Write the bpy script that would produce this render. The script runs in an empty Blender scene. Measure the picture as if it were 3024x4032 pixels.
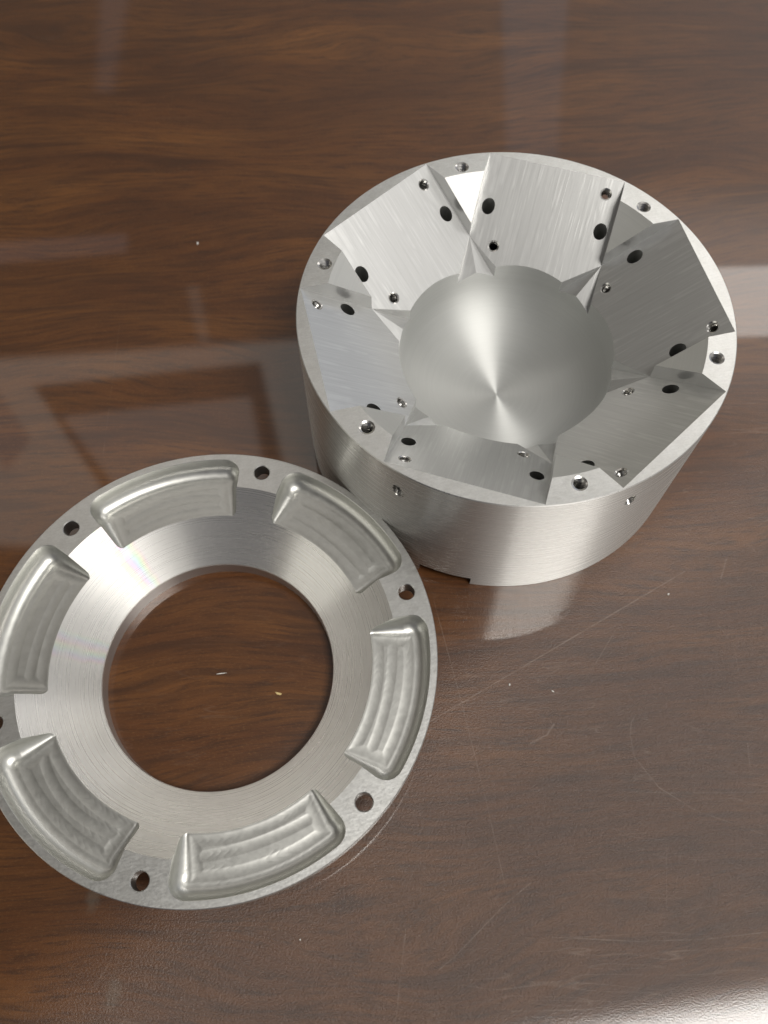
import bpy, bmesh, math, random
from mathutils import Vector, Matrix
PI = math.pi
random.seed(7)
sc = bpy.context.scene
COL = sc.collection
sc.unit_settings.scale_length = 0.06          # one unit is about 6 cm

# ------------------------------------------------------------------ camera
CAMZ = 3.938
cd = bpy.data.cameras.new('camera'); cam = bpy.data.objects.new('camera', cd); COL.objects.link(cam)
cam.location = (0, 0, CAMZ); cam.rotation_euler = (0.4427, 0, 0.0009)
cd.sensor_fit = 'VERTICAL'; cd.sensor_height = 36; cd.sensor_width = 27
cd.lens = 3323.7 / 4032 * 36
cd.clip_start = 0.05; cd.clip_end = 500
cd.dof.use_dof = True; cd.dof.focus_distance = 3.65; cd.dof.aperture_fstop = 1.1
sc.camera = cam

# ------------------------------------------------------------------ node helper
class N:
    def __init__(s, tree): s.t = tree; s.n = tree.nodes; s.l = tree.links
    def add(s, typ, **kw):
        n = s.n.new(typ)
        for k, v in kw.items(): setattr(n, k, v)
        return n
    def put(s, sock, v):
        if isinstance(v, bpy.types.NodeSocket): s.l.new(v, sock)
        elif v is not None: sock.default_value = v
    def m(s, op, a, b=None, c=None, clamp=False):
        n = s.add('ShaderNodeMath', operation=op, use_clamp=clamp)
        for i, v in enumerate((a, b, c)):
            if v is not None: s.put(n.inputs[i], v)
        return n.outputs[0]
    def v(s, op, a, b=None, scale=None):
        n = s.add('ShaderNodeVectorMath', operation=op)
        s.put(n.inputs[0], a)
        if b is not None: s.put(n.inputs[1], b)
        if scale is not None: s.put(n.inputs['Scale'], scale)
        return n.outputs['Value'] if op in ('DOT_PRODUCT', 'LENGTH', 'DISTANCE') else n.outputs[0]
    def sep(s, a):
        n = s.add('ShaderNodeSeparateXYZ'); s.put(n.inputs[0], a); return n.outputs
    def comb(s, x, y, z):
        n = s.add('ShaderNodeCombineXYZ')
        for i, q in enumerate((x, y, z)): s.put(n.inputs[i], q)
        return n.outputs[0]
    def ramp(s, f, stops, interp='LINEAR'):
        n = s.add('ShaderNodeValToRGB'); e = n.color_ramp.elements; n.color_ramp.interpolation = interp
        while len(e) < len(stops): e.new(0.5)
        for q, (p, c) in zip(e, stops):
            q.position = p; q.color = (c, c, c, 1) if isinstance(c, (int, float)) else (*c, 1)
        s.put(n.inputs[0], f); return n.outputs[0]
    def mapr(s, f, a, b, c=0, d=1, smooth=False):
        n = s.add('ShaderNodeMapRange'); n.interpolation_type = 'SMOOTHSTEP' if smooth else 'LINEAR'
        for i, q in enumerate((f, a, b, c, d)): s.put(n.inputs[i], q)
        return n.outputs[0]
    def noise(s, vec, scale, detail=2, rough=.5, dist=0, dims='3D'):
        n = s.add('ShaderNodeTexNoise', noise_dimensions=dims)
        s.put(n.inputs['Vector'], vec); s.put(n.inputs['Scale'], scale); s.put(n.inputs['Detail'], detail)
        s.put(n.inputs['Roughness'], rough); s.put(n.inputs['Distortion'], dist); return n.outputs[0]
    def mapping(s, vec, loc=(0, 0, 0), rot=(0, 0, 0), scale=(1, 1, 1)):
        n = s.add('ShaderNodeMapping'); s.put(n.inputs[0], vec)
        n.inputs[1].default_value = loc; n.inputs[2].default_value = rot; n.inputs[3].default_value = scale
        return n.outputs[0]
    def mix(s, f, a, b, mode='MIX'):
        n = s.add('ShaderNodeMix', data_type='RGBA', blend_type=mode)
        s.put(n.inputs[0], f)
        s.put(n.inputs[6], (*a, 1) if isinstance(a, tuple) and len(a) == 3 else a)
        s.put(n.inputs[7], (*b, 1) if isinstance(b, tuple) and len(b) == 3 else b)
        return n.outputs[2]
    def bump(s, h, strength, dist, normal=None):
        n = s.add('ShaderNodeBump'); s.put(n.inputs['Strength'], strength); s.put(n.inputs['Distance'], dist)
        s.put(n.inputs['Height'], h)
        if normal is not None: s.put(n.inputs['Normal'], normal)
        return n.outputs[0]

# ------------------------------------------------------------------ world: the dim room around the table
w = bpy.data.worlds.new('World'); sc.world = w; w.use_nodes = True
k = N(w.node_tree); k.n.clear()
tc = k.add('ShaderNodeTexCoord'); D = tc.outputs['Generated']
dx, dy, dz = k.sep(D)
zc_ = k.m('MAXIMUM', dz, 0.02)
X = k.m('MULTIPLY', k.m('DIVIDE', dx, zc_), CAMZ); Y = k.m('MULTIPLY', k.m('DIVIDE', dy, zc_), CAMZ)
P = k.comb(X, Y, 0)
def quad(pts, soft=0.04):
    out = None
    cx = sum(p[0] for p in pts) / len(pts); cy = sum(p[1] for p in pts) / len(pts)
    for i in range(len(pts)):
        a = pts[i]; b = pts[(i + 1) % len(pts)]
        nx, ny = a[1] - b[1], b[0] - a[0]; L = math.hypot(nx, ny); nx /= L; ny /= L
        if nx * (cx - a[0]) + ny * (cy - a[1]) < 0: nx, ny = -nx, -ny
        d = k.m('SUBTRACT', k.v('DOT_PRODUCT', P, (nx, ny, 0)), nx * a[0] + ny * a[1])
        f = k.mapr(d, -soft, soft, 0, 1, True)
        out = f if out is None else k.m('MULTIPLY', out, f)
    return k.m('MULTIPLY', out, k.mapr(dz, .03, .08))
# walls and ceiling: paler to the right of the table, darker to the left, tan carpet colour below the horizon
az = k.m('MULTIPLY', k.m('ARCTAN2', dy, dx), 180 / PI)
def win(a, b, soft=4):
    return k.m('MULTIPLY', k.mapr(az, a - soft, a + soft, 0, 1, True), k.mapr(az, b + soft, b - soft, 0, 1, True))
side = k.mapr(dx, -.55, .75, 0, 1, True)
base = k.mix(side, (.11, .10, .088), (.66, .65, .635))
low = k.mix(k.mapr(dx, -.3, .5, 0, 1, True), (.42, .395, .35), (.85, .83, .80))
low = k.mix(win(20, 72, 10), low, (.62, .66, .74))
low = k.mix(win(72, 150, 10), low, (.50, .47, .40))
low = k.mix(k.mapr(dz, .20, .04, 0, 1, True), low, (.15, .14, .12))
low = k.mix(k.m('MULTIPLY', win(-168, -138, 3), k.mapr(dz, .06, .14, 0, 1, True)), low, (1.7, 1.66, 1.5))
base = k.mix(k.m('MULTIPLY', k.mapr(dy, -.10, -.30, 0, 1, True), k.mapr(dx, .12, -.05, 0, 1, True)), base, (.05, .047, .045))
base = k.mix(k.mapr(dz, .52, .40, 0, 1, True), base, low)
base = k.mix(k.mapr(dz, .03, -.06, 0, 1, True), base, (.08, .06, .05))
WALL = (1.6, 1.5, 1.36)
def paint(base, mask, colr): return k.mix(mask, base, colr)
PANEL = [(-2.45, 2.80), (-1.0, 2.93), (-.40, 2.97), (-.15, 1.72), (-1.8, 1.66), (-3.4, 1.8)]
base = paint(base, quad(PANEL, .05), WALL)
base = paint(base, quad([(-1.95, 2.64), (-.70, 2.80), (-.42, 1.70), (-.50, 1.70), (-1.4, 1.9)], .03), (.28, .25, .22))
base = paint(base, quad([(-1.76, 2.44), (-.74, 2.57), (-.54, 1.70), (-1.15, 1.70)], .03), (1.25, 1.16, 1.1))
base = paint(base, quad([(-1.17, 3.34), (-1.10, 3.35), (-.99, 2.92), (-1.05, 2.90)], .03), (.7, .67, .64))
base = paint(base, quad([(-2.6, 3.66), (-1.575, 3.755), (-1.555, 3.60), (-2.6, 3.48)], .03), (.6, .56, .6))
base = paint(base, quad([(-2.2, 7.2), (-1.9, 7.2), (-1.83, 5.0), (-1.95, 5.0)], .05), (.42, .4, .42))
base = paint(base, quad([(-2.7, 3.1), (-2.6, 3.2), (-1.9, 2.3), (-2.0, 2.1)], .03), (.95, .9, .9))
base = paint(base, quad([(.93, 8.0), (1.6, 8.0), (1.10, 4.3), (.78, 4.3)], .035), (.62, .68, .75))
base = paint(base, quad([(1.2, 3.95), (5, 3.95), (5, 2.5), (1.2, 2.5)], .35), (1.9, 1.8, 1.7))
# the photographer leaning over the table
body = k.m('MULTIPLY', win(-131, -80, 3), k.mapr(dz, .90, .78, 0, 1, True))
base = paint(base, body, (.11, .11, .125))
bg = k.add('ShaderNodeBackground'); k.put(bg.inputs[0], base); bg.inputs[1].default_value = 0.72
k.l.new(bg.outputs[0], k.add('ShaderNodeOutputWorld').inputs[0])

# ------------------------------------------------------------------ lamps: fluorescent ceiling troffers
def troffer(name, loc, sx, sy, rz, rad, colr=(1, .97, .92)):
    l = bpy.data.lights.new(name, 'AREA'); l.shape = 'RECTANGLE'; l.size = sx; l.size_y = sy
    l.energy = rad * PI * sx * sy; l.color = colr
    o = bpy.data.objects.new(name, l); COL.objects.link(o); o.location = loc; o.rotation_euler = (0, 0, rz)
    return o
troffer('ceiling_troffer', (11.0, -8.2, 30), 13, 10, math.radians(9), 21)
troffer('ceiling_troffer', (21, 28, 30), 36, 4.4, math.radians(2), 4.0)

sc.view_settings.view_transform = 'Standard'; sc.view_settings.look = 'None'
sc.view_settings.exposure = 0.0; sc.view_settings.gamma = 1

# ------------------------------------------------------------------ object helpers
def tag(o, label=None, cat=None, group=None, kind=None):
    for a, b in (('label', label), ('category', cat), ('group', group), ('kind', kind)):
        if b: o[a] = b
    return o
def new_mat(name):
    m = bpy.data.materials.new(name); m.use_nodes = True
    q = N(m.node_tree); b = q.n['Principled BSDF']
    return m, q, b
def mesh_obj(name, verts, faces):
    me = bpy.data.meshes.new(name); me.from_pydata(verts, [], faces); me.update()
    return bpy.data.objects.new(name, me)

# ------------------------------------------------------------------ table material
def table_material():
    m, q, b = new_mat('walnut_laminate')
    tc = q.add('ShaderNodeTexCoord'); O = tc.outputs['Object']
    x, y, z = q.sep(O)
    # broad flowing grain, long in x
    warp = q.noise(q.mapping(O, scale=(.32, .75, 1)), 1.0, 2, .5)
    warp2 = q.noise(q.mapping(O, scale=(.9, 2.2, 1), loc=(3, 1, 0)), 1.0, 2, .5)
    yy = q.m('ADD', y, q.m('ADD', q.m('MULTIPLY', warp, 1.0), q.m('MULTIPLY', warp2, .08)))
    yy = q.m('ADD', yy, q.m('MULTIPLY', x, -.06))
    G = q.comb(q.m('MULTIPLY', x, .22), yy, 0)
    bands = q.noise(G, 2.6, 4, .62)
    fine = q.noise(q.comb(q.m('MULTIPLY', x, .05), yy, 4), 24, 5, .75)
    fleck = q.noise(q.comb(q.m('MULTIPLY', x, 4.2), q.m('MULTIPLY', yy, 50), 2), 1.0, 4, .72)
    thread = q.noise(q.mapping(O, scale=(55, 140, 1)), 1.0, 2, .6)
    c = q.ramp(bands, [(.28, (.062, .0188, .0034)), (.45, (.098, .0325, .0060)), (.60, (.132, .0475, .0090)), (.75, (.165, .063, .0132))])
    c = q.mix(q.mapr(fine, .46, .66, 0, .6), c, (.042, .0145, .0035))
    c = q.mix(q.mapr(fleck, .48, .66, 0, .78), c, (.036, .0125, .0035))
    c = q.mix(q.mapr(thread, .55, .75, 0, .25), c, (.26, .13, .045))
    streak = q.noise(q.comb(q.m('MULTIPLY', x, .10), yy, 9), 9.5, 3, .6)
    c = q.mix(q.mapr(streak, .53, .66, 0, .62), c, (.040, .0135, .0035))
    big = q.noise(q.mapping(O, scale=(.5, 1.1, 1), loc=(9, 4, 0)), 1.3, 2, .5)
    c = q.mix(q.mapr(big, .35, .65, .30, 0), c, (.055, .020, .006))
    # scratches: worn lines with a place of their own
    P2 = q.comb(x, y, 0)
    def seg(a, b2, wd, amp):
        ax, ay = a; L = math.hypot(b2[0] - ax, b2[1] - ay); ux, uy = (b2[0] - ax) / L, (b2[1] - ay) / L
        rel = q.v('SUBTRACT', P2, (ax, ay, 0))
        t = q.v('DOT_PRODUCT', rel, (ux, uy, 0)); t = q.m('MINIMUM', q.m('MAXIMUM', t, 0), L)
        d = q.v('DISTANCE', rel, q.comb(q.m('MULTIPLY', t, ux), q.m('MULTIPLY', t, uy), 0))
        return q.m('MULTIPLY', q.mapr(d, wd, wd * .3, 0, 1), amp)
    lines = [
        ([(-.013, .667), (.202, .790), (1.5, 1.539)], .0042, .75),
        ([(.244, 1.384), (.357, .902), (.454, .445), (.516, .104)], .0035, .40),
        ([(1.121, 1.236), (1.02, 1.09), (.919, .957)], .0035, .45),
        ([(1.186, .859), (1.140, .790), (1.129, .730), (1.136, .637), (1.229, .505), (1.38, .407), (1.67, .305)], .004, .55),
        ([(.626, .113), (.50, .02), (.298, -.161), (.229, -.212)], .004, .5),
        ([(.783, .784), (.747, .736), (.669, .699)], .006, .6),
        ([(.846, .760), (.92, .758), (1.008, .773)], .0035, .4),
        ([(.779, .495), (1.288, .481), (1.705, .486)], .003, .35),
        ([(.67, -.092), (1.057, -.109), (1.35, -.10), (1.597, -.074)], .0035, .5),
        ([(.091, -.066), (.046, -.405)], .004, .45),
        ([(1.618, 1.266), (1.679, 1.161), (1.68, 1.013)], .003, .35),
        ([(1.722, 1.608), (1.675, 1.502)], .005, .5),
        ([(.516, -.361), (.931, -.352)], .0045, .5),
        ([(1.661, .7), (1.653, .597)], .004, .35),
        ([(1.231, .3), (1.195, .014)], .0025, .3),
        ([(.45, .72), (.20, .30), (.02, -.05)], .0025, .25),
        ([(-1.13, -.19), (-1.18, -.28)], .006, .3),
        ([(-1.53, 3.1), (-1.50, 2.2)], .003, .16),
    ]
    tot = None
    for pts, wd, amp in lines:
        for i in range(len(pts) - 1):
            f = seg(pts[i], pts[i + 1], wd, amp)
            tot = f if tot is None else q.m('MAXIMUM', tot, f)
    # faint hairline scuffs everywhere
    hair = None
    for rot, sc_, th in ((.35, 5, .008), (-1.2, 4, .007), (1.05, 6, .006), (2.6, 3.4, .007)):
        hn = q.noise(q.mapping(O, rot=(0, 0, rot), scale=(sc_ * .14, sc_ * 1.6, 1), loc=(rot * 7, 2, 0)), 1.5, 2, .5, .3)
        h = q.mapr(q.m('ABSOLUTE', q.m('SUBTRACT', hn, .5)), th, 0, 0, 1)
        gate = q.mapr(q.noise(q.mapping(O, loc=(rot * 3, 5, 1)), 1.1, 1), .50, .64, 0, .50)
        h = q.m('MULTIPLY', h, gate)
        hair = h if hair is None else q.m('MAXIMUM', hair, h)
    hair = q.m('MULTIPLY', hair, q.mapr(q.m('SUBTRACT', y, x), 2.2, -.4, .15, 1))
    tot = q.m('MAXIMUM', tot, hair)
    c = q.mix(q.m('MULTIPLY', q.m('MULTIPLY', tot, q.mapr(q.noise(O, 7, 3, .7),     .35, .62, .10, .8)), .5), c, (.42, .33, .27))
    # two grey smudges by the lower left
    for (sx, sy, r) in ((-1.235, .055, .07), (-1.10, -.30, .075)):
        rel = q.mapping(O, loc=(-sx, -sy, 0))
        d = q.m('ADD', q.v('LENGTH', q.v('MULTIPLY', rel, (1.5, .8, 0))), q.m('MULTIPLY', q.noise(O, 22, 2), .05))
        c = q.mix(q.mapr(d, r + .02, r - .03, 0, .30, True), c, (.13, .115, .09))
    q.put(b.inputs['Base Color'], c)
    # pebbled laminate relief with fine grain
    peb = q.noise(q.mapping(O, scale=(95, 150, 1)), 1.0, 3, .65)
    peb2 = q.noise(q.mapping(O, scale=(38, 60, 1)), 1.0, 1, .5)
    hgt = q.m('ADD', q.m('MULTIPLY', peb, .8), q.m('MULTIPLY', peb2, .2))
    worn = q.mapr(q.m('ADD', y, q.m('MULTIPLY', x, -.8)), 1.3, -.35, .07, 1, True)  # glare mask, not wear: gloss and relief raised towards the lower right, imitating the lamp's glare there
    nb = q.bump(hgt, q.m('MULTIPLY', worn, 1.0), .0125)  # worn is the lamp glare mask, not wear
    nc = q.bump(hgt, q.m('MULTIPLY', worn, .03), .003)
    q.put(b.inputs['Normal'], nb)
    q.put(b.inputs['Roughness'], q.m('ADD', .36, q.m('MULTIPLY', worn, .12))); q.put(b.inputs['Specular IOR Level'], q.m('ADD', .20, q.m('MULTIPLY', worn, .80)))  # gloss follows the lamp glare mask, not wear
    b.inputs['Coat Weight'].default_value = 1.0; q.put(b.inputs['Coat Roughness'], q.m('ADD', .025, q.m('MULTIPLY', worn, .03)))
    b.inputs['Coat IOR'].default_value = 1.54; b.inputs['IOR'].default_value = 1.65
    q.put(b.inputs['Coat Normal'], nc)
    return m
bm = bmesh.new()
bmesh.ops.create_cube(bm, size=1, matrix=Matrix.Translation((0, 3, -.25)) @ Matrix.Diagonal((30, 22, .5, 1)))
me = bpy.data.meshes.new('table_top'); bm.to_mesh(me); bm.free()
table = bpy.data.objects.new('table_top', me); COL.objects.link(table)
me.materials.append(table_material())
tag(table, 'scratched dark walnut laminate table top', None, None, 'structure')

# ------------------------------------------------------------------ metal materials
def metal(name, kind, rough=.3, aniso=0.0, col_=(.70, .70, .685), bumpk=None, mott=.0, sheen=False, lobe2=None):
    m, q, b = new_mat(name)
    tc = q.add('ShaderNodeTexCoord'); O = tc.outputs['Object']
    b.inputs['Metallic'].default_value = 1
    x, y, z = q.sep(O)
    r = q.m('SQRT', q.m('ADD', q.m('MULTIPLY', x, x), q.m('MULTIPLY', y, y)))
    ang = q.m('ARCTAN2', y, x)
    ca, sa = q.m('COSINE', ang), q.m('SINE', ang)
    colr = col_; rr = rough; nrm = None
    mot = q.noise(O, 26, 3, .6)
    if kind == 'turned':      # grooves run round the axis: fine along r and z
        g = q.noise(q.comb(q.m('MULTIPLY', ca, .55), q.m('MULTIPLY', sa, .55), q.m('ADD', q.m('MULTIPLY', r, 75), q.m('MULTIPLY', z, 75))), 1.6, 4, .7)
        rr = q.m('ADD', rough, q.m('MULTIPLY', q.m('SUBTRACT', g, .5), .08))
        colr = q.mix(q.mapr(g, .3, .7, 0, 1), tuple(c * .965 for c in col_), tuple(min(1, c * 1.03) for c in col_))
        nrm = q.bump(g, .012, .003)
        T = q.v('CROSS_PRODUCT', q.comb(q.m('MULTIPLY', sa, -1), ca, 0), q.v('NORMALIZE', q.comb(0, 0, 1)))
    elif kind == 'milled':    # straight lengthwise scratches along local x
        g = q.noise(q.mapping(O, rot=(0, 0, .05), scale=(3, 70, 3)), 1.0, 4, .7)
        g2 = q.noise(q.mapping(O, rot=(0, 0, -.16), scale=(2.2, 120, 3), loc=(3, 3, 3)), 1.0, 3, .7)
        g = q.m('ADD', q.m('MULTIPLY', g, .6), q.m('MULTIPLY', g2, .4))
        scr = None              # long crossing scratches left by handling
        for rot, lx, ly, sd in ((.10, .30, 15, 1), (-.14, .25, 17, 4), (.30, .35, 13, 8), (-.45, .4, 10, 3)):
            hn = q.noise(q.mapping(O, rot=(0, 0, rot), scale=(lx, ly, 1), loc=(sd, sd * 2.3, 0)), 1.0, 1, .4)
            e_ = q.mapr(q.m('ABSOLUTE', q.m('SUBTRACT', hn, .5)), .022, .004, 0, 1)
            e_ = q.m('MULTIPLY', e_, q.mapr(q.noise(q.mapping(O, loc=(sd, 0, 0)), 5.5, 2), .50, .60, 0, 1))
            scr = e_ if scr is None else q.m('MAXIMUM', scr, e_)
        rr = q.m('ADD', rough, q.m('MULTIPLY', q.m('SUBTRACT', g, .5), .12))
        colr = q.mix(q.mapr(g, .35, .65, 0, 1), tuple(c * .93 for c in col_), tuple(min(1, c * 1.05) for c in col_))
        colr = q.mix(q.m('MULTIPLY', scr, .25), colr, (.95, .95, .94))
        nrm = q.bump(q.m('ADD', g, q.m('MULTIPLY', scr, .6)), .07, .003)
    elif kind == 'satin':     # mottled faced surface with faint scuffs
        g = q.noise(q.mapping(O, scale=(90, 120, 90)), 1.0, 3, .7)
        g3 = q.noise(q.mapping(O, rot=(0, 0, .8), scale=(18, 110, 20)), 1.0, 3, .6)
        g = q.m('ADD', q.m('MULTIPLY', g, .6), q.m('MULTIPLY', g3, .4))
        rr = q.m('ADD', rough, q.m('MULTIPLY', q.m('SUBTRACT', g, .5), .25))
        colr = q.mix(q.mapr(g, .36, .64, 0, 1), tuple(c * .90 for c in col_), tuple(min(1, c * 1.06) for c in col_))
        nrm = q.bump(g, .15, .003)
    elif kind == 'balled':    # ball-end-milled pocket: crescent cusps along the tracks
        phs = q.m('ADD', q.m('MULTIPLY', ang, 62), q.m('MULTIPLY', q.m('SINE', q.m('MULTIPLY', r, 125)), 1.3))
        phs = q.m('ADD', phs, q.m('MULTIPLY', q.noise(O, 9, 2), 7))
        cus = q.m('ABSOLUTE', q.m('SINE', phs))
        g = q.noise(q.mapping(O, scale=(30, 30, 30)), 1.0, 3, .7)
        gate = q.mapr(q.noise(O, 5.5, 1), .42, .62, 0, 1)
        rr = q.m('ADD', rough, q.m('MULTIPLY', q.m('SUBTRACT', g, .5), .12))
        colr = q.mix(q.mapr(g, .35, .65, 0, 1), tuple(c * .97 for c in col_), tuple(min(1, c * 1.03) for c in col_))
        gate = q.m('MULTIPLY', gate, q.mapr(z, .2665, .2655, 0, 1))
        nrm = q.bump(q.m('MULTIPLY', cus, gate), .05, .004)
    if sheen:                 # faint rainbow sheen of the turned grooves, painted into the colour in narrow sectors
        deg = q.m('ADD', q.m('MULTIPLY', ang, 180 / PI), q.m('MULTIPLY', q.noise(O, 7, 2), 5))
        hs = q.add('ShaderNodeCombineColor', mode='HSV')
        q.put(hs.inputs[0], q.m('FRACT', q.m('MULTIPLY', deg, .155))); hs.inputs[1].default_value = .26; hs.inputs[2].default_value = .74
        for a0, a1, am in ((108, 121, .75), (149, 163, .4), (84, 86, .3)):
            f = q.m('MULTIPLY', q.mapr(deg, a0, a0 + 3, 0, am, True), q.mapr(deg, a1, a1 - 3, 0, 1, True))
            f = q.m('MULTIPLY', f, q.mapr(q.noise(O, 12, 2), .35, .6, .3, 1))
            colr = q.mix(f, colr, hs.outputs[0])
    if mott:
        colr = q.mix(q.mapr(mot, .35, .7, 0, mott), colr, (.50, .49, .45))
    q.put(b.inputs['Base Color'], (*colr, 1) if isinstance(colr, tuple) else colr)
    q.put(b.inputs['Roughness'], rr)
    if nrm is not None: q.put(b.inputs['Normal'], nrm)
    if aniso:
        b.inputs['Anisotropic'].default_value = aniso
        if kind == 'turned':
            geo = q.add('ShaderNodeNewGeometry')
            vt = q.add('ShaderNodeVectorTransform', vector_type='VECTOR', convert_from='OBJECT', convert_to='WORLD')
            q.put(vt.inputs[0], q.comb(q.m('MULTIPLY', sa, -1), ca, 0))
            Tw = q.v('NORMALIZE', q.v('CROSS_PRODUCT', geo.outputs['Normal'], vt.outputs[0]))
            q.put(b.inputs['Tangent'], Tw)
        else:
            vt = q.add('ShaderNodeVectorTransform', vector_type='VECTOR', convert_from='OBJECT', convert_to='WORLD')
            vt.inputs[0].default_value = (0, 1, 0)
            q.put(b.inputs['Tangent'], vt.outputs[0])
    if lobe2:                 # a second, broader scatter on top of the tight one, as real brushing gives
        fac, r2, a2 = lobe2
        b2 = q.add('ShaderNodeBsdfPrincipled'); b2.inputs['Metallic'].default_value = 1
        for nm in ('Base Color', 'Normal', 'Tangent'):
            lk = [l for l in m.node_tree.links if l.to_socket == b.inputs[nm]]
            if lk: q.put(b2.inputs[nm], lk[0].from_socket)
            elif nm == 'Base Color': b2.inputs[nm].default_value = b.inputs[nm].default_value
        b2.inputs['Roughness'].default_value = r2; b2.inputs['Anisotropic'].default_value = a2
        mx = q.add('ShaderNodeMixShader'); mx.inputs[0].default_value = fac
        q.l.new(b.outputs[0], mx.inputs[1]); q.l.new(b2.outputs[0], mx.inputs[2])
        out = [n_ for n_ in q.n if n_.type == 'OUTPUT_MATERIAL'][0]
        q.l.new(mx.outputs[0], out.inputs[0])
    return m
M = {
    'side': metal('turned_aluminium_wall', 'turned', .27, .85, (.72, .715, .69), lobe2=(.45, .55, 1.0)),
    'rim': metal('faced_aluminium', 'satin', .36, 0, (.74, .74, .72), mott=.25),
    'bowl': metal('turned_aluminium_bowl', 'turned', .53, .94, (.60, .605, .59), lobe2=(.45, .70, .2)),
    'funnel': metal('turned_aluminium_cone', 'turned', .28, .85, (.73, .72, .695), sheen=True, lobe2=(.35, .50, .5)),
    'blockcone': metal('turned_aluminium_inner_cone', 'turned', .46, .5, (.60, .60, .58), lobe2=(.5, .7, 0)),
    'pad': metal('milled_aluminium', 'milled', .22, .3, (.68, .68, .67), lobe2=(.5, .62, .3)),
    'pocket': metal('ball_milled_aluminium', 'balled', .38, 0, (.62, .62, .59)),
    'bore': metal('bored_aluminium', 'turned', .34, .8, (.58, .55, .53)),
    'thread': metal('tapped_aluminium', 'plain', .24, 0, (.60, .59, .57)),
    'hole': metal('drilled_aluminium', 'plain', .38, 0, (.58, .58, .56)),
}

# ------------------------------------------------------------------ solid modelling helpers
KEYS = {}
def keymat(key):
    if key not in KEYS: KEYS[key] = bpy.data.materials.new('key_' + key)
    return KEYS[key]
def lathe(profile, seg, keys, closed=True):
    """profile: (r, z) points, face band i (between i and i+1) gets keys[i]; r == 0 points collapse to one vertex"""
    V = []; idx = []
    for r, z in profile:
        if r < 1e-9: idx.append([len(V)] * seg); V.append((0, 0, z))
        else:
            idx.append(list(range(len(V), len(V) + seg)))
            V += [(r * math.cos(2 * PI * j / seg), r * math.sin(2 * PI * j / seg), z) for j in range(seg)]
    F = []; K = []; n = len(profile)
    for i in range(n if closed else n - 1):
        a, b = idx[i], idx[(i + 1) % n]
        for j in range(seg):
            j2 = (j + 1) % seg
            f = []
            for q in (a[j], a[j2], b[j2], b[j]):
                if q not in f: f.append(q)
            if len(f) >= 3: F.append(f); K.append(keys[i])
    return V, F, K
def solid(name, V, F, K, mat=None):
    o = mesh_obj(name, [tuple(v) for v in V], F)
    ks = sorted(set(K)); me = o.data
    for q in ks: me.materials.append(keymat(q))
    for p, q in zip(me.polygons, K): p.material_index = ks.index(q)
    bm = bmesh.new(); bm.from_mesh(me); bmesh.ops.remove_doubles(bm, verts=bm.verts, dist=1e-6)
    bmesh.ops.recalc_face_normals(bm, faces=bm.faces)
    if mat is not None: bm.transform(mat)
    bm.to_mesh(me); bm.free(); COL.objects.link(o)
    return o
def carve(base, cutters):
    """subtract every cutter from base; the cutters' material slots travel with their faces"""
    for c in cutters:
        md = base.modifiers.new('b', 'BOOLEAN'); md.operation = 'DIFFERENCE'; md.object = c
        md.solver = SOLVER; md.material_mode = 'TRANSFER'
    dg = bpy.context.evaluated_depsgraph_get()
    me = bpy.data.meshes.new_from_object(base.evaluated_get(dg))
    base.modifiers.clear()
    for c in cutters: bpy.data.objects.remove(c)
    bpy.data.objects.remove(base)
    return me
SOLVER = 'MANIFOLD'
def cylinder(key, r, z0, z1, seg=40, mat=None, chamf=None):
    prof = [(0, z0), (r, z0), (r, z1)]
    if chamf: prof = [(0, z0), (r, z0), (r, chamf[1]), (r + chamf[0], chamf[1] + chamf[0]), (r + chamf[0], z1)]
    prof.append((0, z1))
    V, F, K = lathe(prof, seg, [key] * (len(prof) - 1), closed=False)
    return solid('cut', V, F, K, mat)
def thread_cutter(key, r_in, r_out, pitch, depth, mat, top=0.03, chamf=.005):
    """helical tapped hole running from z=0 (the surface) down to -depth; countersunk"""
    seg = 26; V = []; rows = []
    z = -depth; i = 0
    while z < -.003 - pitch * .5:
        r = r_out if i % 2 == 0 else r_in
        rows.append(list(range(len(V), len(V) + seg)))
        for j in range(seg):
            th = 2 * PI * j / seg
            V.append((r * math.cos(th), r * math.sin(th), z + pitch * .40 * math.cos(th)))
        z += pitch / 2; i += 1
    for r, zz in ((r_in + .001, -.0035), (r_out + chamf, .001), (r_out + chamf, top)):
        rows.append(list(range(len(V), len(V) + seg)))
        V += [(r * math.cos(2 * PI * j / seg), r * math.sin(2 * PI * j / seg), zz) for j in range(seg)]
    F = []
    for a, b in zip(rows[:-1], rows[1:]):
        for j in range(seg):
            j2 = (j + 1) % seg; F.append((a[j], a[j2], b[j2], b[j]))
    F.append(tuple(reversed(rows[0]))); F.append(tuple(rows[-1]))
    return solid('cut', V, F, [key] * len(F), mat)

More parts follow.
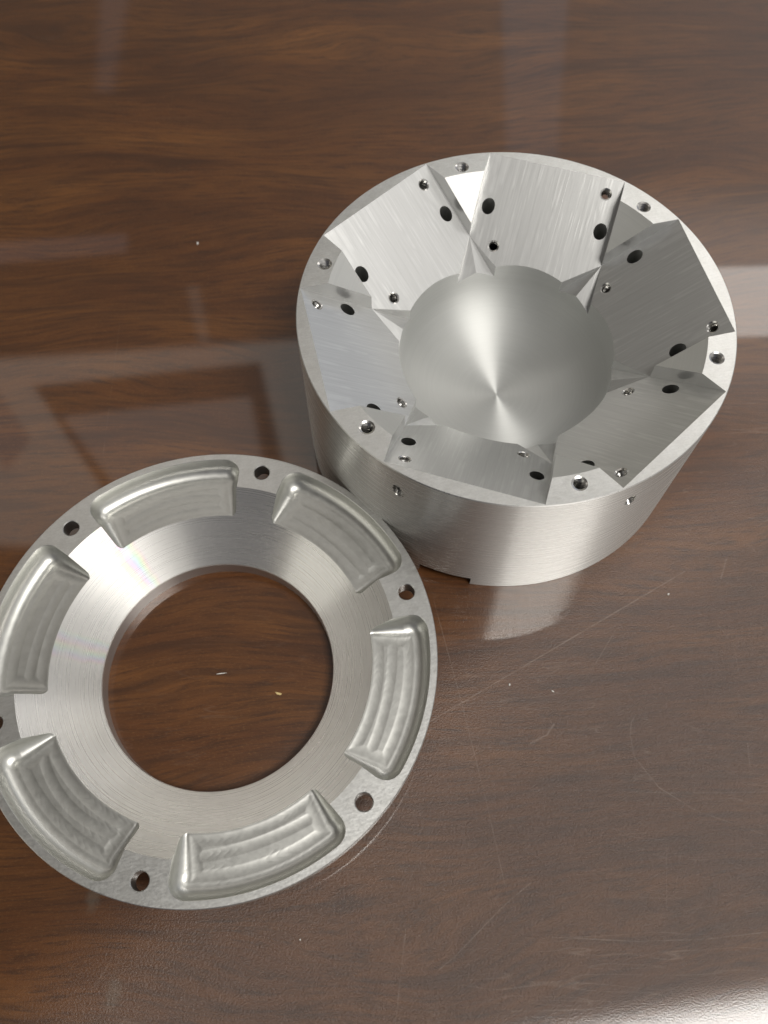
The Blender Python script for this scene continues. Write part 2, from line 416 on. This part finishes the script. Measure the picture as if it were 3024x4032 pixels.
def split_parts(me, root, table_, normal_fn=None, rekey=None):
    """one object per face key; table_: key -> (part name, parent key or None, material, frame matrix)"""
    names = [m.name[4:] if m else '?' for m in me.materials]
    groups = {}
    for p in me.polygons:
        kn = names[p.material_index]
        if rekey: kn = rekey(kn, p)
        groups.setdefault(kn, []).append(p)
    objs = {}
    co = [v.co.copy() for v in me.vertices]
    order = sorted(groups, key=lambda a: 0 if table_(a)[1] is None else 1)
    for key in order:
        nm, par, mat, frame, label = table_(key)
        inv = frame.inverted()
        vid = {}; V = []; F = []; nrm = []
        for p in groups[key]:
            f = []
            for vi in p.vertices:
                if vi not in vid: vid[vi] = len(V); V.append(inv @ co[vi])
                f.append(vid[vi])
                fn = normal_fn(key, co[vi], p) if normal_fn else None
                nrm.append((inv.to_3x3() @ (fn if fn is not None else p.normal)).normalized())
            F.append(f)
        m2 = bpy.data.meshes.new(nm); m2.from_pydata(V, [], F); m2.update()
        m2.materials.append(mat)
        if normal_fn(key, None, None) == 'auto':
            for p in m2.polygons: p.use_smooth = True
            m2.set_sharp_from_angle(angle=math.radians(28))
        else:
            for p in m2.polygons: p.use_smooth = True
            m2.normals_split_custom_set([tuple(a) for a in nrm])
        o = bpy.data.objects.new(nm, m2); COL.objects.link(o)
        pr = root if par is None else objs[par]
        pf = Matrix.Identity(4) if par is None else table_(par)[3]
        o.parent = pr; o.matrix_local = pf.inverted() @ frame
        if label: o['label'] = label
        objs[key] = o
    return objs
def R3(a, ax='Z'): return Matrix.Rotation(a, 4, ax)
def T3(*a): return Matrix.Translation(Vector(a))

# ------------------------------------------------------------------ the housing block
HC = (0.5844, 2.4396); HB = .9104; RB = .9804; PHI = .2295
PD, PW, PA = .9125, .3375, .6245; TA = math.tan(PA)
BRAD, BZ, BDEP = .5165, .510, .288           # bowl: straight wall radius, where the wall starts to curve in, depth below that
CR, CS = .855, .83                           # cone mouth radius, slope
def build_block():
    ch = .0035
    prof = [(0, 0), (RB - ch, 0), (RB, ch), (RB, HB - ch), (RB - ch, HB), (0, HB)]
    V, F, K = lathe(prof, 288, ['wall', 'wall', 'wall', 'wall', 'rim'], closed=False)
    base = solid('base', V, F, K)
    cut = []
    r0 = .30; z0 = HB - (CR - r0) * CS
    V, F, K = lathe([(0, z0), (r0, z0), (CR + .05, HB + .05 * CS), (0, HB + .05 * CS)], 288, ['cone'] * 3, closed=False)
    cut.append(solid('c', V, F, K))
    # bowl: ball cutter
    n = 44
    prof = [(0, BZ - BDEP)] + [(BRAD * math.sin(PI / 2 * i / n), BZ - BDEP * math.cos(PI / 2 * i / n)) for i in range(1, n + 1)] + [(BRAD, HB + .1), (0, HB + .1)]
    V, F, K = lathe(prof, 192, ['bowl'] * (n + 2), closed=False)
    cut.append(solid('c', V, F, K))
    # six tilted seats
    for i in range(6):
        Rm = R3(i * PI / 3)
        # local frame: x along slope (outward up), z normal to the seat
        fr = Rm @ T3(PD, 0, HB) @ R3(-PA, 'Y')
        e = .0002 * i
        x0, x1 = -.80, 1.0
        # outer end of the box is open: the seat plane leaves the rim at its outer edge
        Vb = [(x0, -PW, 0), (x1, -PW, 0), (x1, PW, 0), (x0, PW, 0), (x0, -PW, .9), (x1, -PW, .9), (x1, PW, .9), (x0, PW, .9)]
        Fb = [(0, 1, 2, 3), (4, 7, 6, 5), (0, 4, 5, 1), (1, 5, 6, 2), (2, 6, 7, 3), (3, 7, 4, 0)]
        kk = 'seat%d' % i
        cut.append(solid('c', Vb, Fb, [kk] * 6, fr))
    base = stage(base, cut); cut = []
    for i in range(6):
        Rm = R3(i * PI / 3)
        def on(u, v): return (u, v, HB - (PD - u) * TA)
        for j, (u, v) in enumerate(((.853, -.264), (.566, .208))):
            fr = Rm @ T3(*on(u, v)) @ R3(-PA, 'Y')
            cut.append(thread_cutter('tap%d_%d' % (i, j), .0215, .0288, .0165, .36 if j == 0 else .42, fr, chamf=.0025))
        for j, (u, v) in enumerate(((.711, -.286), (.713, .282))):
            zz = on(u, v)[2]
            cut.append(cylinder('pin%d_%d' % (i, j), .0325, zz - .32, HB + .1, 36, Rm @ T3(u, v, 0)))
        a = (-.2954 - PHI) + i * PI / 3
        cut.append(thread_cutter('rimtap%d' % i, .0245, .0335, .018, .50, R3(a) @ T3(.8993, 0, HB), chamf=.003))
    # notch under the wall
    a0 = math.radians(-120.3)
    nw, nh = .131, .073
    Vb = [(.42, -nw, -.1), (1.2, -nw, -.1), (1.2, nw, -.1), (.42, nw, -.1), (.42, -nw, nh), (1.2, -nw, nh), (1.2, nw, nh), (.42, nw, nh)]
    Fb = [(0, 3, 2, 1), (4, 5, 6, 7), (0, 1, 5, 4), (1, 2, 6, 5), (2, 3, 7, 6), (3, 0, 4, 7)]
    cut.append(solid('c', Vb, Fb, ['notch'] * 6, R3(a0)))
    me = carve(base, cut)
    root = bpy.data.objects.new('machined_housing_block', None); COL.objects.link(root)
    root.empty_display_size = .2
    root.location = (HC[0], HC[1], 0); root.rotation_euler = (0, 0, PHI)
    tag(root, 'tall round silver aluminium block with a central bowl and six sloping flats', 'machined block')
    def nf(key, p, poly):
        if p is None: return 'auto' if key.startswith(('tap', 'rimtap', 'sidetap', 'seat', 'notch')) else 'calc'
        if key == 'bowl': return Vector((-p.x / BRAD ** 2, -p.y / BRAD ** 2, max(0, BZ - p.z) / BDEP ** 2)).normalized()
        if key.startswith('cone'): return Vector((-p.x * CS, -p.y * CS, math.hypot(p.x, p.y))).normalized()
        if key == 'wall':
            if abs(poly.normal.z) < .02: return Vector((p.x, p.y, 0)).normalized()
            return poly.normal
        if key.startswith('pin'):
            i = int(key[3]); j = int(key[5]); u, v = ((.711, -.286), (.713, .282))[j]
            c = R3(i * PI / 3) @ Vector((u, v, 0))
            if abs(poly.normal.z) > .5: return poly.normal
            return Vector((c.x - p.x, c.y - p.y, 0)).normalized()
        return poly.normal
    I = Matrix.Identity(4)
    def tab(key):
        if key == 'wall': return ('side_wall', None, M['side'], I, None)
        if key == 'rim': return ('rim_face', None, M['rim'], I, None)
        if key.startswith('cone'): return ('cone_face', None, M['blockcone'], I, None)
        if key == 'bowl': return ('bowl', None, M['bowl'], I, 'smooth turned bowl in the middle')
        if key == 'notch': return ('notch', None, M['hole'], I, 'shallow slot cut into the bottom edge')
        if key.startswith('seat'):
            i = int(key[4]); return ('sloping_flat', None, M['pad'], R3(i * PI / 3) @ T3(PD, 0, HB) @ R3(-PA, 'Y'), None)
        if key.startswith('tap'): return ('threaded_hole', 'seat' + key[3], M['thread'], I, None)
        if key.startswith('pin'): return ('plain_hole', 'seat' + key[3], M['hole'], I, None)
        if key.startswith('rimtap'): return ('threaded_hole', 'rim', M['thread'], I, None)
        if key.startswith('sidetap'): return ('threaded_hole', 'wall', M['thread'], I, None)
    def rekey(kn, p):       # the six pieces of cone left between the flats are parts of their own
        if kn != 'cone': return kn
        return 'cone%d' % int(math.degrees(math.atan2(p.center.y, p.center.x)) % 360 / 60)
    split_parts(me, root, tab, nf, rekey)
def stage(base, cut):
    me = carve(base, cut)
    o = bpy.data.objects.new('base', me); COL.objects.link(o); return o
build_block()

# ------------------------------------------------------------------ the retaining ring
RC = (-.768, 1.0059); ZR = .3629; RPH = .3255
RCO, RI, ZBT = .8233, .5314, .0909; RS = (ZR - ZBT) / (RCO - RI)
ZF, BR = .262, .060                          # pocket floor height, fillet radius at the outer wall
def frad(r): return .026 + (BR - .026) * min(1, max(0, (r - .73) / .14))
def pocket_cutter(i):
    key = 'pocket%d' % i
    rnd = random.Random(20 + i)
    ho = math.radians(23.15)
    ro, ri = .967 - BR, .692
    def half(r): return ho - frad(r) / r              # centre path sides keep the pocket's angle
    nt, nr = 130, 84
    cz = i * PI / 3 + PI / 6
    # inner tool tracks: arcs that bow differently, leaving lens-shaped slivers
    tr = []
    tr.append((ro - rnd.uniform(.095, .110), rnd.choice((-1, 1)) * rnd.uniform(.006, .014), .0, rnd.uniform(.80, .88)))
    pl = []
    R2 = .20
    def h2(d, z0=0.): return (R2 - math.sqrt(R2 * R2 - d * d) if d < .12 else .06) + z0
    def h(d, z0=0.):
        if d >= BR * .999: return .02
        return BR - math.sqrt(BR * BR - d * d) + z0
    def fl(r, t):                              # t in -1..1 across the pocket
        a = t * half(r)
        d0 = min(ro - r, (1 - abs(t)) * half(r) * r, r - .716)
        z = h2(abs(d0 - .030))
        for (rt, bow, z0, ext) in tr:
            rr = rt + bow * (1 - 2 * t * t)
            dd = abs(r - rr)
            if abs(t) > ext: dd = math.hypot(dd, (abs(t) - ext) * half(r) * r)
            z = min(z, h2(dd, z0))
        z = min(z, .0013)
        for (tt, rr, dp) in pl:
            dd = math.hypot(r - rr, (t - tt) * half(rr) * rr)
            if dd < BR: z = min(z, h2(dd, -dp * .5))
        return ZF + z
    V = []; F = []; CC = .012; cornr = {}
    g = []
    for a in range(nt + 1):
        t = -1 + 2 * a / nt; row = []
        for b in range(nr + 1):
            r = ri + (ro - ri) * b / nr
            zz = fl(r, t)
            # round the two outer corners of the floor in plan
            dist = (1 - abs(t)) * half(r) * r; sg = 1 if t > 0 else -1
            u, v_ = CC - dist, CC - (ro - r); rr = r; an = cz + t * half(r)
            if u > 0 and v_ > 0:
                L_ = math.hypot(u, v_); f_ = max(u, v_) / L_
                rr = ro - CC + v_ * f_
                an = cz + sg * (half(r) - (CC - u * f_) / r)
                cornr[(a, b)] = (u / L_ * sg, v_ / L_)
            row.append(len(V)); V.append((rr * math.cos(an), rr * math.sin(an), zz))
        g.append(row)
    for a in range(nt):
        for b in range(nr): F.append((g[a][b], g[a][b + 1], g[a + 1][b + 1], g[a + 1][b]))
    # boundary loop with outward directions
    loop = []
    def vec(t, r, s):                           # side normal direction at the end walls
        an = cz + t * half(r); return Vector((-math.sin(an) * s, math.cos(an) * s, 0)), Vector((math.cos(an), math.sin(an), 0))
    def fan(vi, d0, d1, n=7):
        a0 = math.atan2(d0.y, d0.x); da = (math.atan2(d1.y, d1.x) - a0 + PI) % (2 * PI) - PI
        for q in range(1, n):
            a = a0 + da * q / n; loop.append((vi, Vector((math.cos(a), math.sin(a), 0))))
    def nrm_at(a, b, dflt):
        if (a, b) not in cornr: return dflt
        su, sv = cornr[(a, b)]; tt = -1 + 2 * a / nt; rv = ri + (ro - ri) * b / nr
        tang, rad = vec(tt, rv, 1)
        return (tang * su + rad * sv).normalized()
    # outer arc (t from -1 to 1)
    for a in range(nt + 1): loop.append((g[a][nr], nrm_at(a, nr, vec(-1 + 2 * a / nt, ro, 1)[1])))
    for b in range(nr - 1, -1, -1): loop.append((g[nt][b], nrm_at(nt, b, vec(1, ri + (ro - ri) * b / nr, 1)[0])))
    fan(g[nt][0], vec(1, ri, 1)[0], -vec(1, ri, 1)[1])
    for a in range(nt, -1, -1): loop.append((g[a][0], -vec(-1 + 2 * a / nt, ri, 1)[1]))
    fan(g[0][0], -vec(-1, ri, 1)[1], vec(-1, ri, -1)[0])
    for b in range(nr): loop.append((g[0][b], nrm_at(0, b, vec(-1, ri + (ro - ri) * b / nr, -1)[0])))
    L = len(loop); prev = [q[0] for q in loop]
    steps = [('f', math.sin(f), 1 - math.cos(f)) for f in [PI / 2 * q / 9 for q in range(1, 10)]] + [('w', 0, ZR - ZF - .002), ('w', .003, ZR - ZF + .001), ('w', .0032, ZR - ZF + .06)]
    for (kind_, so, dz0) in steps:
        cur = []
        for (vi, d) in loop:
            p = V[vi]; cur.append(len(V)); fr_ = frad(math.hypot(p[0], p[1]))
            off, dz_ = (fr_ * so, fr_ * dz0) if kind_ == 'f' else (fr_ + so, dz0)
            V.append((p[0] + d.x * off, p[1] + d.y * off, ZF + dz_))
        for q in range(L):
            q2 = (q + 1) % L
            f = [prev[q], prev[q2], cur[q2], cur[q]]
            ff = []
            for e in f:
                if e not in ff: ff.append(e)
            if len(ff) >= 3: F.append(ff)
        prev = cur
    F.append(tuple(prev))
    return solid('c', V, F, [key] * len(F))
def build_ring():
    ch = .003
    prof = [(RI + ch, ZBT + ch * RS), (RI, ZBT - ch), (RI, 0), (RI + .085, 0), (RI + .10, .01), (.83, ZR - .125), (.955, ZR - .125), (1 - ch, ZR - .085), (1, ZR - .082), (1, ZR - ch), (1 - ch, ZR), (RCO, ZR)]
    keys = ['bore', 'bore', 'flange', 'flange', 'flange', 'flange', 'flange', 'flange', 'flange', 'flange', 'flange', 'cone']
    V, F, K = lathe(prof, 288, keys, closed=True)
    base = solid('base', V, F, K)
    cut = [pocket_cutter(i) for i in range(6)]
    for i in range(6):
        a = i * PI / 3
        fr = R3(a) @ T3(.9154, 0, 0)
        cut.append(cylinder('bolt%d' % i, .0365, ZR - .2, ZR + .06, 40, fr, chamf=(.0035, ZR - .0033)))
        cut.append(cylinder('bolt%d' % i, .056, ZR - .3, ZR - .083, 40, fr))
    me = carve(base, cut)
    root = bpy.data.objects.new('machined_ring', None); COL.objects.link(root); root.empty_display_size = .2
    root.location = (RC[0], RC[1], 0); root.rotation_euler = (0, 0, RPH)
    tag(root, 'flat silver aluminium ring with six curved pockets, lying against the taller block', 'machined ring')
    def nf(key, p, poly):
        if p is None: return 'auto' if key.startswith('pocket') else 'calc'
        rad = Vector((p.x, p.y, 0)).normalized() if p.length > 0 else Vector((1, 0, 0))
        if key == 'cone':
            v = -rad * RS; v.z = 1; return v.normalized()
        if key == 'bore' and abs(poly.normal.z) < .05: return -rad
        if key == 'flange' and abs(poly.normal.z) < .1: return rad
        if key.startswith('bolt') and abs(poly.normal.z) < .1:
            c = R3(int(key[4]) * PI / 3) @ Vector((.9154, 0, 0)); return Vector((c.x - p.x, c.y - p.y, 0)).normalized()
        return poly.normal
    I = Matrix.Identity(4)
    def tab(key):
        if key == 'flange': return ('flange', None, M['rim'], I, None)
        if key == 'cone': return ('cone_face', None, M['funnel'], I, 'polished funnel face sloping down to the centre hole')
        if key == 'bore': return ('bore_wall', None, M['bore'], I, None)
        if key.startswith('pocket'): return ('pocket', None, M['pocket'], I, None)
        return ('bolt_hole', 'flange', M['hole'], I, None)
    split_parts(me, root, tab, nf)
build_ring()
for q in list(bpy.data.materials):
    if q.name.startswith('key_'): bpy.data.materials.remove(q)

# ------------------------------------------------------------------ specks lying on the table
def speck_mat(name, c, r=.6):
    m, q, b = new_mat(name)
    tc = q.add('ShaderNodeTexCoord')
    n = q.noise(tc.outputs['Object'], 90, 2)
    q.put(b.inputs['Base Color'], q.mix(n, tuple(v * .7 for v in c), c)); b.inputs['Roughness'].default_value = r
    return m
white = speck_mat('white_plastic_shaving', (.85, .83, .78)); straw = speck_mat('straw_coloured_shaving', (.72, .55, .25))
def speck(x, y, lx, ly, h, rot, mat, label, bend=0.0, nm='crumb', cat='crumb'):
    rnd = random.Random(int(x * 1000)); bm = bmesh.new(); n = 7; top = []; bot = []
    for i in range(n):
        a = 2 * PI * i / n; r = rnd.uniform(.75, 1.15)
        px, py = lx * r * math.cos(a), ly * r * math.sin(a); py += bend * (px / lx) ** 2
        bot.append(bm.verts.new((px, py, 0))); top.append(bm.verts.new((px * .7, py * .8, h * rnd.uniform(.7, 1.1))))
    for i in range(n):
        j = (i + 1) % n; bm.faces.new((bot[i], bot[j], top[j], top[i]))
    bm.faces.new(top); bm.faces.new(list(reversed(bot)))
    me = bpy.data.meshes.new(nm); bm.to_mesh(me); bm.free(); me.materials.append(mat)
    o = bpy.data.objects.new(nm, me); COL.objects.link(o); o.location = (x, y, .0005); o.rotation_euler = (0, 0, rot)
    return tag(o, label, cat)
speck(1.402, 1.419, .0075, .0055, .006, .8, white, 'white crumb on the table below right of the tall block')
speck(.590, .968, .0065, .0055, .006, .3, white, 'white crumb on the table just right of the ring')
speck(.791, .937, .0085, .004, .004, -.5, white, 'small pale flake on the table, between two scratches right of the ring')
speck(-1.136, 3.672, .010, .008, .008, 1.2, white, 'white crumb on bare dark table at upper left, beyond the ring')
speck(-.497, .924, .020, .0065, .005, -.35, straw, 'tiny straw coloured curved shaving inside the hole of the ring', .006, 'shaving', 'shaving')
speck(-.771, 1.020, .026, .0028, .003, .12, white, 'thin white fibre lying on the wood inside the hole of the ring', 0, 'fibre', 'fibre')
speck(-.349, -.104, .004, .004, .004, 0, white, 'tiny white speck on the dark table below the ring')
